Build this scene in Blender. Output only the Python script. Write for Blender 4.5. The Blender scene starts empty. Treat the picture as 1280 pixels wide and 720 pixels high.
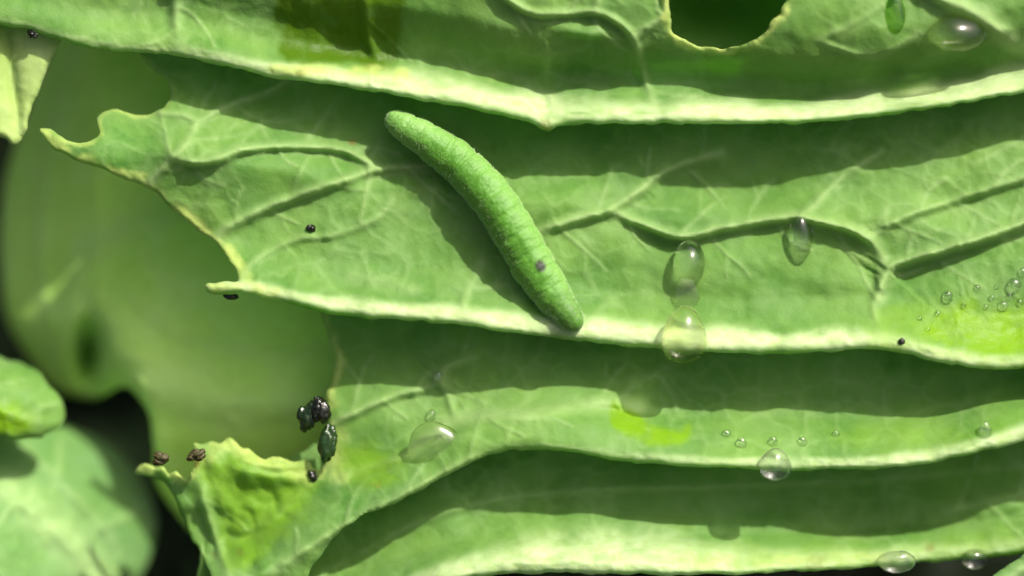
import bpy, math, random
import numpy as np
from mathutils import Vector, Matrix

random.seed(7); RNG = np.random.default_rng(7)
scene = bpy.context.scene
COL = scene.collection

# ------------------------------------------------------------------ camera, sky, sun, exposure
S = 0.1 / 1280.0            # one photograph pixel at the focus plane: 0.078 mm
DIST = 0.30                 # lens to focus plane
PITCH = math.radians(40)
TGT = np.array([0.0, 0.0, 0.15])
FWD = np.array([0.0, math.cos(PITCH), -math.sin(PITCH)])
UP = np.array([0.0, math.sin(PITCH), math.cos(PITCH)])
RIGHT = np.array([1.0, 0.0, 0.0])
CAM = TGT - FWD * DIST

cd = bpy.data.cameras.new("camera"); cam = bpy.data.objects.new("camera", cd); COL.objects.link(cam)
cam.location = CAM; cam.rotation_euler = (math.pi / 2 - PITCH, 0, 0)
cd.sensor_width = 36; cd.lens = 36 * DIST / 0.1
cd.clip_start = 0.005; cd.clip_end = 500
cd.dof.use_dof = True; cd.dof.focus_distance = DIST - 5 * S; cd.dof.aperture_fstop = 4.8
scene.camera = cam

sv = 0.45 * RIGHT + 0.66 * UP - 0.60 * FWD
sv = sv / np.linalg.norm(sv)
SUN_EL = math.asin(sv[2]); SUN_AZ = math.atan2(sv[0], sv[1])
world = bpy.data.worlds.new("World"); scene.world = world; world.use_nodes = True
wn = world.node_tree; wn.nodes.clear()
sky = wn.nodes.new("ShaderNodeTexSky"); sky.sky_type = 'NISHITA'; sky.sun_disc = False
sky.air_density = 0.5; sky.dust_density = 7.0; sky.ozone_density = 0.0; sky.sun_elevation = SUN_EL; sky.sun_rotation = SUN_AZ
bg = wn.nodes.new("ShaderNodeBackground"); bg.inputs['Strength'].default_value = 0.115
wo = wn.nodes.new("ShaderNodeOutputWorld")
wn.links.new(sky.outputs[0], bg.inputs[0]); wn.links.new(bg.outputs[0], wo.inputs[0])
ld = bpy.data.lights.new("sun", 'SUN'); ld.energy = 4.2; ld.angle = math.radians(0.6); ld.color = (1.0, 0.95, 0.84)
sun = bpy.data.objects.new("sun", ld); COL.objects.link(sun)
sun.rotation_euler = Vector(sv).to_track_quat('Z', 'Y').to_euler(); sun.location = (0.3, -0.2, 1.0)

vs = scene.view_settings
vs.view_transform = 'Standard'; vs.look = 'None'; vs.gamma = 1.0; vs.use_curve_mapping = False
vs.exposure = 0.64

# ------------------------------------------------------------------ helpers
def P(px, py, d):
    """photograph pixel + height above the focus plane (in pixels) -> world point"""
    px = np.asarray(px, float); py = np.asarray(py, float); d = np.asarray(d, float)
    k = (DIST - d * S) / DIST
    return (CAM + FWD * (DIST - d * S)[..., None] + RIGHT * ((px - 640) * S * k)[..., None]
            + UP * ((360 - py) * S * k)[..., None])

def P1(px, py, d): return P(np.array([px]), np.array([py]), np.array([d]))[0]

def catmull(pts, step=6.0, closed=False):
    pts = np.asarray(pts, float); n = len(pts); out = []
    rng = range(n) if closed else range(n - 1)
    for i in rng:
        p1 = pts[i]; p2 = pts[(i + 1) % n]
        p0 = pts[i - 1] if (i > 0 or closed) else 2 * p1 - p2
        p3 = pts[(i + 2) % n] if (i + 2 < n or closed) else 2 * p2 - p1
        k = max(1, int(np.linalg.norm((p2 - p1)[:2]) / step))
        for t in np.arange(k) / k:
            out.append(0.5 * ((2 * p1) + (p2 - p0) * t + (2 * p0 - 5 * p1 + 4 * p2 - p3) * t * t + (3 * p1 - p0 - 3 * p2 + p3) * t ** 3))
    if not closed: out.append(pts[-1])
    return np.array(out)

_g = {}
def vnoise(x, y, scale, seed):
    if seed not in _g: _g[seed] = np.random.default_rng(seed).uniform(-1, 1, (256, 256))
    g = _g[seed]; u = x / scale + 500.0; v = y / scale + 500.0
    i = np.floor(u).astype(int); j = np.floor(v).astype(int); fu = u - i; fv = v - j
    fu = fu * fu * fu * (fu * (fu * 6 - 15) + 10); fv = fv * fv * fv * (fv * (fv * 6 - 15) + 10)
    a = g[i % 256, j % 256]; b = g[(i + 1) % 256, j % 256]; c = g[i % 256, (j + 1) % 256]; d = g[(i + 1) % 256, (j + 1) % 256]
    return (a * (1 - fu) + b * fu) * (1 - fv) + (c * (1 - fu) + d * fu) * fv

def fbm(x, y, scale, seed, octs=3):
    o = 0; a = 1.0
    for k in range(octs):
        o = o + a * vnoise(x + 37 * k, y - 91 * k, scale / 2 ** k, seed + k); a *= 0.5
    return o

def cells(x, y, size, seed):
    """0 inside a cell .. 1 on the border between two cells of a jittered lattice"""
    if ('c', seed) not in _g: _g[('c', seed)] = np.random.default_rng(seed).uniform(0.08, 0.92, (128, 128, 2))
    g = _g[('c', seed)]; u = x / size + 300; v = y / size + 300; i = np.floor(u).astype(int); j = np.floor(v).astype(int)
    f1 = np.full(x.shape, 9.0); f2 = f1.copy()
    for a in (-1, 0, 1):
        for b in (-1, 0, 1):
            p = g[(i + a) % 128, (j + b) % 128]; q = np.hypot(i + a + p[..., 0] - u, j + b + p[..., 1] - v)
            f2 = np.minimum(f2, np.maximum(f1, q)); f1 = np.minimum(f1, q)
    return np.exp(-((f2 - f1) / 0.13) ** 2)

def smooth(e0, e1, x):
    t = np.clip((x - e0) / (e1 - e0), 0, 1); return t * t * (3 - 2 * t)

def polydist(x, y, line, closed=False):
    """distance to a polyline, vector to it, position along it 0..1"""
    A = line[:, :2]; B = np.roll(A, -1, 0) if closed else A[1:]; A = A if closed else A[:-1]
    best = np.full(x.shape, 1e9); vx = np.zeros_like(best); vy = np.zeros_like(best); tt = np.zeros_like(best); n = len(A)
    for i in range(n):
        ax, ay = A[i]; bx, by = B[i]; dx, dy = bx - ax, by - ay; L = dx * dx + dy * dy + 1e-9
        t = np.clip(((x - ax) * dx + (y - ay) * dy) / L, 0, 1)
        qx = x - (ax + t * dx); qy = y - (ay + t * dy); q = qx * qx + qy * qy
        m = q < best
        best = np.where(m, q, best); vx = np.where(m, qx, vx); vy = np.where(m, qy, vy); tt = np.where(m, (i + t) / n, tt)
    return np.sqrt(best), vx, vy, tt

def inside(x, y, poly):
    c = np.zeros(x.shape, bool); n = len(poly)
    for i in range(n):
        x0, y0 = poly[i]; x1, y1 = poly[(i + 1) % n]
        if y0 == y1: continue
        c ^= ((y0 > y) != (y1 > y)) & (x < (x1 - x0) * (y - y0) / (y1 - y0) + x0)
    return c

def sdf(x, y, poly):
    d = polydist(x, y, poly, True)[0]
    return np.where(inside(x, y, poly), d, -d)

def axis(lo, hi, f0, f1, fine, coarse):
    v = []; a = lo
    while a < hi:
        v.append(a); a += fine if f0 - fine <= a <= f1 else coarse
    v.append(hi); return np.array(v)

def mesh_obj(name, verts, faces, mat, parent=None, origin=None, normals=None, attrs=None, smooth_shade=True):
    o0 = np.zeros(3) if origin is None else np.asarray(origin, float)
    me = bpy.data.meshes.new(name)
    me.from_pydata((np.asarray(verts) - o0).tolist(), [], [list(map(int, f)) for f in faces])
    if smooth_shade: me.polygons.foreach_set('use_smooth', np.ones(len(me.polygons), bool))
    if attrs:
        for k, v in attrs.items():
            a = me.attributes.new(k, 'FLOAT', 'POINT'); a.data.foreach_set('value', np.asarray(v, np.float32))
    me.update()
    if normals is not None: me.normals_split_custom_set_from_vertices(np.asarray(normals).tolist())
    me.materials.append(mat)
    o = bpy.data.objects.new(name, me); COL.objects.link(o)
    if parent is not None: o.parent = parent
    else: o.location = o0
    return o

def tag(o, label=None, cat=None, group=None, kind=None):
    if label: o['label'] = label
    if cat: o['category'] = cat
    if group: o['group'] = group
    if kind: o['kind'] = kind
    return o

# ------------------------------------------------------------------ materials
def N(nt, t, **kw):
    n = nt.nodes.new(t)
    for k, v in kw.items():
        if k in n.inputs: n.inputs[k].default_value = v
        else: setattr(n, k, v)
    return n

def mixc(nt, fac, a, b, blend='MIX'):
    m = nt.nodes.new('ShaderNodeMix'); m.data_type = 'RGBA'; m.blend_type = blend
    for sock, v in ((m.inputs[0], fac), (m.inputs[6], a), (m.inputs[7], b)):
        if hasattr(v, 'is_output'): nt.links.new(v, sock)
        elif isinstance(v, (int, float)): sock.default_value = v
        else: sock.default_value = (*v, 1)
    return m.outputs[2]

def math_n(nt, op, a, b=0.0, clamp=False):
    m = nt.nodes.new('ShaderNodeMath'); m.operation = op; m.use_clamp = clamp
    for sock, v in ((m.inputs[0], a), (m.inputs[1], b)):
        if hasattr(v, 'is_output'): nt.links.new(v, sock)
        else: sock.default_value = v
    return m.outputs[0]

def new_mat(name):
    m = bpy.data.materials.new(name); m.use_nodes = True; nt = m.node_tree; nt.nodes.clear()
    return m, nt, nt.nodes.new('ShaderNodeOutputMaterial')

def leaf_mat(name, dark, light, vein=(0.42, 0.60, 0.24), wet=(0.20, 0.40, 0.003), edge=(0.55, 0.66, 0.18), trans=0.43,
             tcol=(0.30, 0.62, 0.008), rough=0.55, spec=0.22, ret=1.0, sheen=0.08):
    m, nt, out = new_mat(name); L = nt.links.new
    geo = nt.nodes.new('ShaderNodeNewGeometry'); pos = geo.outputs['Position']
    at = lambda k: N(nt, 'ShaderNodeAttribute', attribute_name=k).outputs['Fac']
    n1 = N(nt, 'ShaderNodeTexNoise', Scale=110.0, Detail=2.0, Roughness=0.6); L(pos, n1.inputs['Vector'])
    n2 = N(nt, 'ShaderNodeTexNoise', Scale=900.0, Detail=3.0, Roughness=0.65); L(pos, n2.inputs['Vector'])
    retv = math_n(nt, 'MULTIPLY', at('ret'), 0.22 * ret)
    f1 = N(nt, 'ShaderNodeMapRange'); f1.inputs['From Min'].default_value = 0.34; f1.inputs['From Max'].default_value = 0.66; L(n1.outputs['Fac'], f1.inputs['Value'])
    f2 = N(nt, 'ShaderNodeMapRange'); f2.inputs['From Min'].default_value = 0.3; f2.inputs['From Max'].default_value = 0.7; L(n2.outputs['Fac'], f2.inputs['Value'])
    base = mixc(nt, f1.outputs[0], dark, light)
    base = mixc(nt, math_n(nt, 'MULTIPLY', f2.outputs[0], 0.30), base, tuple(c * 1.35 for c in light))
    n4 = N(nt, 'ShaderNodeTexNoise', Scale=210.0, Detail=3.0, Roughness=0.55); L(pos, n4.inputs['Vector'])
    f4 = N(nt, 'ShaderNodeMapRange'); f4.inputs['From Min'].default_value = 0.46; f4.inputs['From Max'].default_value = 0.72; f4.inputs['To Max'].default_value = 0.55; L(n4.outputs['Fac'], f4.inputs['Value'])
    base = mixc(nt, f4.outputs[0], base, tuple(c * k for c, k in zip(light, (1.15, 1.08, 1.7))))
    base = mixc(nt, retv, base, vein)
    veinb = math_n(nt, 'MULTIPLY', at('vein'), math_n(nt, 'ADD', math_n(nt, 'MULTIPLY', f2.outputs[0], 0.3), 0.75), True)
    base = mixc(nt, veinb, base, vein)
    ribc = mixc(nt, f2.outputs[0], (0.54, 0.70, 0.29), (0.68, 0.81, 0.47))
    base = mixc(nt, at('rib'), base, ribc)
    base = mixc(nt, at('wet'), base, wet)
    base = mixc(nt, at('edge'), base, edge)
    base = mixc(nt, at('scar'), base, (0.20, 0.12, 0.03))
    bs = nt.nodes.new('ShaderNodeBsdfPrincipled')
    L(base, bs.inputs['Base Color'])
    rg = nt.nodes.new('ShaderNodeMapRange'); rg.inputs['To Min'].default_value = rough - 0.07; rg.inputs['To Max'].default_value = rough + 0.13; L(n2.outputs['Fac'], rg.inputs['Value'])
    rw = nt.nodes.new('ShaderNodeMix'); rw.data_type = 'FLOAT'; L(at('wet'), rw.inputs[0]); L(rg.outputs[0], rw.inputs[2]); rw.inputs[3].default_value = 0.45
    L(rw.outputs[0], bs.inputs['Roughness']); bs.inputs['Specular IOR Level'].default_value = spec
    bs.inputs['Sheen Weight'].default_value = sheen; bs.inputs['Sheen Roughness'].default_value = 0.5; bs.inputs['Sheen Tint'].default_value = (0.8, 1.0, 0.85, 1)
    bm = N(nt, 'ShaderNodeBump', Strength=0.5, Distance=0.00022)
    hh = n2.outputs['Fac']
    L(hh, bm.inputs['Height']); L(bm.outputs[0], bs.inputs['Normal'])
    tr = nt.nodes.new('ShaderNodeBsdfTranslucent'); L(bm.outputs[0], tr.inputs['Normal'])
    L(mixc(nt, at('wet'), mixc(nt, at('vein'), tcol, (0.3, 0.45, 0.08)), (0.3, 0.5, 0.0)), tr.inputs['Color'])
    ms = nt.nodes.new('ShaderNodeMixShader'); ms.inputs[0].default_value = trans
    L(bs.outputs[0], ms.inputs[1]); L(tr.outputs[0], ms.inputs[2]); L(ms.outputs[0], out.inputs['Surface'])
    return m

M_LEAF = leaf_mat('cabbage_leaf', (0.080, 0.210, 0.036), (0.174, 0.324, 0.066))
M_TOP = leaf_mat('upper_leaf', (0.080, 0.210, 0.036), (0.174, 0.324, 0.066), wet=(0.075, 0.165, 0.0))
M_BACK = leaf_mat('smooth_leaf', (0.45, 0.80, 0.10), (0.52, 0.85, 0.15), trans=0.12, rough=0.5, ret=0.15, spec=0.4)
M_PALE = leaf_mat('pale_leaf', (0.24, 0.36, 0.08), (0.34, 0.47, 0.13), trans=0.25, ret=0.3)
M_YOUNG = leaf_mat('young_leaf', (0.085, 0.21, 0.045), (0.14, 0.28, 0.075), trans=0.25, ret=0.5)
M_GAP_SHADE = leaf_mat('gap_shade', (0.002, 0.005, 0.001), (0.004, 0.008, 0.002), trans=0.05, sheen=0.0, spec=0.1)  # near-black colour stands in for the shade in the gaps

# ------------------------------------------------------------------ soil
def soil():
    m, nt, out = new_mat('soil'); L = nt.links.new
    geo = nt.nodes.new('ShaderNodeNewGeometry')
    n = N(nt, 'ShaderNodeTexNoise', Scale=60.0, Detail=8.0, Roughness=0.7); L(geo.outputs['Position'], n.inputs['Vector'])
    c = mixc(nt, n.outputs['Fac'], (0.018, 0.012, 0.008), (0.06, 0.042, 0.028))
    b = nt.nodes.new('ShaderNodeBsdfPrincipled'); L(c, b.inputs['Base Color']); b.inputs['Roughness'].default_value = 0.9
    bu = N(nt, 'ShaderNodeBump', Strength=0.8, Distance=0.01); L(n.outputs['Fac'], bu.inputs['Height']); L(bu.outputs[0], b.inputs['Normal'])
    L(b.outputs[0], out.inputs['Surface'])
    ax = np.concatenate([-np.geomspace(60, 0.5, 14), np.linspace(-0.45, 0.45, 46), np.geomspace(0.5, 60, 14)])
    X, Y = np.meshgrid(ax, ax, indexing='ij'); n_ = len(ax)
    Z = np.where(np.hypot(X, Y) < 1.2, 0.012 * fbm(X * 1000, Y * 1000, 60, 300, 4), 0.0)
    idx = np.arange(n_ * n_).reshape(n_, n_)
    F = np.stack([idx[:-1, :-1], idx[1:, :-1], idx[1:, 1:], idx[:-1, 1:]], -1).reshape(-1, 4)
    tag(mesh_obj('ground', np.stack([X, Y, Z], -1).reshape(-1, 3), F, m), kind='structure')
soil()

# ------------------------------------------------------------------ the cabbage: one plant, its leaves, their ribs and veins
BASE = np.array([0.0, 0.11, 0.0])
plant = bpy.data.objects.new('cabbage_plant', None); COL.objects.link(plant); plant.location = BASE
plant.empty_display_size = 0.02
tag(plant, 'green cabbage with overlapping chewed leaves and pale ribs carrying the caterpillar', 'cabbage')
SH = np.array([-0.57, 0.82])        # which way shade falls across the leaf, in the picture's axes

class Leaf: pass

def vein(pts, w=5, h=5, pale=0.6, stp=0, dec=30, w1=None, name='vein', part=True):
    return dict(pts=catmull(pts, 7), w=w, w1=w if w1 is None else w1, h=h, pale=pale, stp=stp, dec=dec, name=name, part=part)

def branches(veins, seed, n_gap=42):
    """thin side veins that leave the main ones and fade out between them"""
    r_ = np.random.default_rng(seed); out = []
    for v in veins:
        if not v['part'] or v['w'] > 10 or v['w'] < 4.8: continue
        p = v['pts'][:, :2]; L_ = np.r_[0, np.cumsum(np.linalg.norm(np.diff(p, axis=0), axis=1))]
        q = r_.uniform(8, n_gap); side = r_.choice([-1, 1])
        while q < L_[-1] - 6:
            i = min(int(np.searchsorted(L_, q)), len(p) - 2); t_ = p[i + 1] - p[i]; a = math.atan2(t_[1], t_[0]) + side * r_.uniform(0.7, 1.15)
            ln = r_.uniform(34, 85); bend = r_.uniform(-0.5, 0.5) - 0.25 * side; pts = [p[i]]; c = p[i].copy()
            for k in range(4):
                c = c + np.array([math.cos(a), math.sin(a)]) * ln / 4; a += bend / 3 + r_.normal(0, 0.12); pts.append(c.copy())
            out.append(vein(pts, 2.9, r_.uniform(0.9, 1.6), r_.uniform(0.3, 0.5), 0.7, 12, w1=1.7, part=False))
            if r_.random() < 0.6:
                a2 = math.atan2(*(pts[2] - pts[1])[::-1]) + r_.choice([-1, 1]) * 0.8; e = pts[2] + np.array([math.cos(a2), math.sin(a2)]) * ln * 0.4
                out.append(vein([pts[2], (pts[2] + e) / 2 + r_.normal(0, 2, 2), e], 2.2, 1.0, 0.25, part=False, w1=1.4))
            q += r_.uniform(0.6, 1.4) * n_gap; side = -side
    return out

def build_leaf(label, outline, base, veins=(), mat=M_LEAF, fine=3.0, box=(-40, 1320, -40, 760), coarse=18.0, holes=(),
               wet_lit_tints=(), edges=(), scars=(), thick=6.0, rim=5.0, rough=2.4, jag=1.9, rib=None, seed=11, retk=1.0, smooth_outline=True):
    veins = list(veins) + (branches(veins, seed + 700) if mat in (M_LEAF, M_TOP) else [])
    poly = catmull(outline, 5, True) if smooth_outline else np.array(outline, float)
    if jag:
        poly = poly + np.stack([fbm(poly[:, 0], poly[:, 1], 16, seed + 50, 3), fbm(poly[:, 0], poly[:, 1], 16, seed + 60, 3)], -1) * jag
    hp = [catmull(h, 4, True) for h in holes]
    hp = [h + np.stack([fbm(h[:, 0], h[:, 1], 9, seed + 70, 2), fbm(h[:, 0], h[:, 1], 9, seed + 80, 2)], -1) * 2.3 for h in hp]
    xs = axis(poly[:, 0].min() - 2, poly[:, 0].max() + 2, box[0], box[1], fine, coarse)
    ys = axis(poly[:, 1].min() - 2, poly[:, 1].max() + 2, box[2], box[3], fine, coarse)
    nx, ny = len(xs), len(ys)
    X, Y = [a.ravel() for a in np.meshgrid(xs, ys, indexing='ij')]
    sd = sdf(X, Y, poly)
    for h in hp: sd = np.minimum(sd, -sdf(X, Y, h))
    def fields(x, y, e):
        d = base(x, y) + rough * fbm(x, y, 85, seed, 4) * 2.2
        wx = x + 9 * fbm(x, y, 30, seed + 3, 2); wy = y + 9 * fbm(x, y, 30, seed + 4, 2)
        rt = np.maximum(cells(wx, wy * 1.25, 46, seed) * 0.9, cells(wx, wy, 19, seed + 1) * 0.45) * smooth(-0.5, 0.5, fbm(x, y, 120, seed + 6, 2) + 0.2)
        d = d + retk * 0.9 * rt
        pale = np.zeros(x.shape); which = np.full(x.shape, -1); wbest = np.full(x.shape, 1.0)
        for k, v in enumerate(veins):
            pad = 4 * max(v['w'], v['w1']) + 3 * v['dec'] * (v['stp'] != 0) + 8
            b0 = v['pts'].min(0) - pad; b1 = v['pts'].max(0) + pad
            m = (x > b0[0]) & (x < b1[0]) & (y > b0[1]) & (y < b1[1])
            if not m.any(): continue
            q, vx, vy, t = polydist(x[m], y[m], v['pts'])
            w = v['w'] + (v['w1'] - v['w']) * t
            taper = smooth(0, 0.1, t) * smooth(1.0, 0.86, t) * 0.65 + 0.35
            endf = np.where((t <= 0) | (t >= 1), np.exp(-(q / (w * 1.3)) ** 2), 1.0)
            g = np.exp(-(q / w) ** 2)
            wob = 1 + 0.25 * vnoise(x[m], y[m], 14, seed + 5)
            add = v['h'] * g * taper * wob
            if v['stp']:
                low = smooth(-w * 0.3, w * 1.2, vx * SH[0] + vy * SH[1])
                along = smooth(0, 0.18, t) * smooth(1.0, 0.82, t)
                add = add - v['stp'] * low * np.exp(-(q / v['dec']) ** 2) * along * endf
            d[m] += add
            pale[m] = np.maximum(pale[m], v['pale'] * np.exp(-(q / (w * 1.15)) ** 2) * wob)
            if v['part']:
                idx = np.where(m)[0]; rel = q / (w * 1.25)
                s = rel < wbest[idx]; which[idx[s]] = k; wbest[idx[s]] = rel[s]
        ribm = np.zeros(x.shape)
        if rib is not None:
            q, vx, vy, t = polydist(x, y, rib['pts'])
            ww = np.interp(t, rib['t'], rib['w']) * 0.85 * (1 + 0.38 * fbm(x, y * 0.3, 75, seed + 90, 3))
            low = vy > 0
            fib = fbm(t * 500, (q + 40) * np.where(low, -1, 1) * 1.0, 8, seed + 95, 2) * 0.6 + 0.4 * fbm(t * 300, q, 14, seed + 97, 2)
            ribm = smooth(1.0, 0.15, q / ww) * np.interp(t, rib['t'], rib['pale']) * np.clip(0.92 + 0.38 * fib + 0.25 * fbm(x, y, 45, seed + 92, 2), 0.25, 1.05)
            d = d + smooth(1.1, 0.5, q / ww) * 1.3 * fib
            s = (q < ww * 0.85); which[s] = 999
        # rounded margin
        r = np.clip(1 - e / rim, 0, 1); d = d - rim * 0.9 * (1 - np.sqrt(np.clip(1 - r * r, 0, 1)))
        wet = np.zeros(x.shape); edg = np.zeros(x.shape); sc = np.zeros(x.shape)
        for (wp, soft, amt) in wet_lit_tints:  # wet patches, and one leaf's sunlit part painted as colour
            wv_ = smooth(-soft * 1.4, soft * 1.4, sdf(x, y, catmull(wp, 8, True)) + fbm(x, y, 22, seed + 9, 3) * soft * 0.7) * amt * np.clip(1.0 + 0.4 * fbm(x, y, 14, seed + 10, 3), 0, 1)
            wet = np.maximum(wet, wv_)
        for (ep, ew, amt) in edges:
            q = polydist(x, y, catmull(ep, 6))[0] + fbm(x, y, 12, seed + 19, 3) * ew * 0.3
            edg = np.maximum(edg, amt * smooth(ew, ew * 0.25, q) * np.clip(0.75 + 0.6 * fbm(x, y, 18, seed + 20, 2), 0.1, 1))
        for (sx, sy, sr, amt) in scars:
            q = np.hypot(x - sx, y - sy) + fbm(x, y, 6, seed + 29, 2) * sr * 0.5
            sc = np.maximum(sc, amt * smooth(sr, sr * 0.3, q))
        d = d + edg * 1.5 * fbm(x, y, 7, seed + 39, 2)
        return d, np.clip(pale, 0, 1), wet, edg, sc, np.clip(ribm, 0, 1), rt, which
    dep, pale, wet, edg, sc, ribm, rt, which = fields(X, Y, np.maximum(sd, 0))
    idx = np.arange(nx * ny).reshape(nx, ny)
    q0, q1, q2, q3 = idx[:-1, :-1].ravel(), idx[1:, :-1].ravel(), idx[1:, 1:].ravel(), idx[:-1, 1:].ravel()
    tris = np.concatenate([np.stack([q0, q3, q2], -1), np.stack([q0, q2, q1], -1)])     # faces the camera
    ins = sd > 0; cnt = ins[tris].sum(1)
    full = tris[cnt == 3]; part = tris[(cnt == 1) | (cnt == 2)]
    A = np.stack([X, Y, dep, pale, wet, edg, sc, ribm, rt], -1)
    rows = [A]; new = {}; nv = len(X); extra = []; newt = []; bnd = []
    def cut(a, b):
        nonlocal nv
        k = (a, b) if a < b else (b, a)
        if k not in new:
            f = sd[k[0]] / (sd[k[0]] - sd[k[1]]); extra.append(A[k[0]] * (1 - f) + A[k[1]] * f); new[k] = nv; nv += 1
        return new[k]
    for t in part.tolist():
        io = [ins[i] for i in t]
        for r_ in range(3):
            a, b, c = t[r_], t[(r_ + 1) % 3], t[(r_ + 2) % 3]; ia, ib, ic = io[r_], io[(r_ + 1) % 3], io[(r_ + 2) % 3]
            if ia and not ib and not ic:
                p, q = cut(a, b), cut(a, c); newt.append((a, p, q)); bnd.append((p, q)); break
            if ia and ib and not ic:
                p, q = cut(b, c), cut(a, c); newt.append((a, b, p)); newt.append((a, p, q)); bnd.append((p, q)); break
    if extra:
        ex = np.array(extra)
        A = np.concatenate([A, ex]); which = np.concatenate([which, np.full(len(ex), -1)])
        # margin vertices get the fully rounded height
        e2 = fields(ex[:, 0], ex[:, 1], np.zeros(len(ex)))
        A[len(X):, 2] = e2[0]; which[len(X):] = e2[7]
    T = np.concatenate([full, np.array(newt, int).reshape(-1, 3)])
    V = P(A[:, 0], A[:, 1], A[:, 2])
    fn = np.cross(V[T[:, 1]] - V[T[:, 0]], V[T[:, 2]] - V[T[:, 0]])
    nr = np.zeros_like(V)
    for k in range(3): np.add.at(nr, T[:, k], fn)
    ln = np.linalg.norm(nr, axis=1, keepdims=True); nr = np.where(ln > 0, nr / np.maximum(ln, 1e-20), -FWD)
    B = P(A[:, 0], A[:, 1], A[:, 2] - thick)
    tw = which[T]; lab = np.where((tw[:, 0] == tw[:, 1]) | (tw[:, 0] == tw[:, 2]), tw[:, 0], np.where(tw[:, 1] == tw[:, 2], tw[:, 1], -1))
    keys = ('vein', 'wet', 'edge', 'scar', 'rib', 'ret'); cols = (3, 4, 5, 6, 7, 8)
    def emit(name, tri, parent, back=False):
        if len(tri) == 0: return None
        used = np.unique(tri); mp = np.full(len(V), -1); mp[used] = np.arange(len(used))
        vv = [V[used]]; nn = [nr[used]]; at = [A[used][:, cols]]; ff = mp[tri].tolist()
        if back:
            ub = np.unique(T); mb = np.full(len(V), -1); mb[ub] = np.arange(len(ub)) + len(used)
            vv.append(B[ub]); nn.append(-nr[ub]); at.append(A[ub][:, cols] * np.array([0.6, 1, 1, 1, 0.6, 1]))
            ff += mb[T][:, ::-1].tolist()
            if bnd:                                  # margin: front copies of the cut vertices so the edge closes even where a vein reaches it
                bb = np.unique(np.array(bnd)); mf = np.full(len(V), -1); mf[bb] = np.arange(len(bb)) + len(used) + len(ub)
                vv.append(V[bb]); nn.append(nr[bb]); at.append(A[bb][:, cols])
                ff += [(mf[p], mb[p], mb[q], mf[q])[::-1] for p, q in bnd]
        vv = np.concatenate(vv); nn = np.concatenate(nn); at = np.concatenate(at)
        return mesh_obj(name, vv, ff, mat, parent, BASE, nn, {k: at[:, i] for i, k in enumerate(keys)})
    blade = emit('leaf', T[lab == -1], plant, True)
    if label: blade['label'] = label
    saved = blade
    for k, v in enumerate(veins):
        if not v['part']: continue
        o = emit(v['name'], T[lab == k], saved)
        if o: o.location = (0, 0, 0)
    if rib is not None: emit('midrib', T[lab == 999], saved)
    L = Leaf(); L.obj = blade
    def height(px, py):
        i = np.clip(np.searchsorted(xs, px) - 1, 0, nx - 2); j = np.clip(np.searchsorted(ys, py) - 1, 0, ny - 2)
        fu = (px - xs[i]) / (xs[i + 1] - xs[i]); fv = (py - ys[j]) / (ys[j + 1] - ys[j]); G = dep.reshape(nx, ny)
        return float((G[i, j] * (1 - fu) + G[i + 1, j] * fu) * (1 - fv) + (G[i, j + 1] * (1 - fu) + G[i + 1, j + 1] * fu) * fv)
    L.h = height
    return L

def profile(edge_pts, tab, bumps=(), flare=None, amp=9.0, tscale=None):
    """height of a leaf from the distance above its lower edge, plus broad swellings (x, y, rx, ry, angle, amount)"""
    sd0 = int(abs(edge_pts[5][0])) % 50
    ep = np.array(edge_pts, float); tb = np.array(tab, float)
    tt = np.linspace(tb[0, 0], tb[-1, 0], 600)
    cv = np.interp(tt, tb[:, 0], tb[:, 1])
    ker = np.exp(-np.linspace(-2, 2, 15) ** 2); ker /= ker.sum()
    cv = np.convolve(np.pad(cv, 7, mode='edge'), ker, 'valid')
    ec = catmull(ep, 10)
    o = np.argsort(ec[:, 0]); ec = ec[o]
    def f(x, y):
        t = np.interp(x, ec[:, 0], ec[:, 1]) - y
        if tscale is not None: t = t * np.interp(x, tscale[0], tscale[1])
        d = np.interp(t, tt, cv)
        d = d + amp * np.exp(-np.maximum(t, 0) / 55) * fbm(x, 0 * x + sd0, 150, 601 + sd0, 3)
        if flare is not None:
            s = np.interp(x, flare[0], flare[1]); d = d * s
        for bx, by, rx, ry, a, am in bumps:
            ca, sa = math.cos(math.radians(a)), math.sin(math.radians(a))
            u = (x - bx) * ca + (y - by) * sa; w = -(x - bx) * sa + (y - by) * ca
            d = d + am * np.exp(-(u / rx) ** 2 - (w / ry) ** 2)
        return d
    return f

def ribspec(pts, w, pale):
    p = catmull(pts, 8); return dict(pts=p, t=np.linspace(0, 1, len(w)), w=np.array(w, float), pale=np.array(pale, float))

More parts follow.
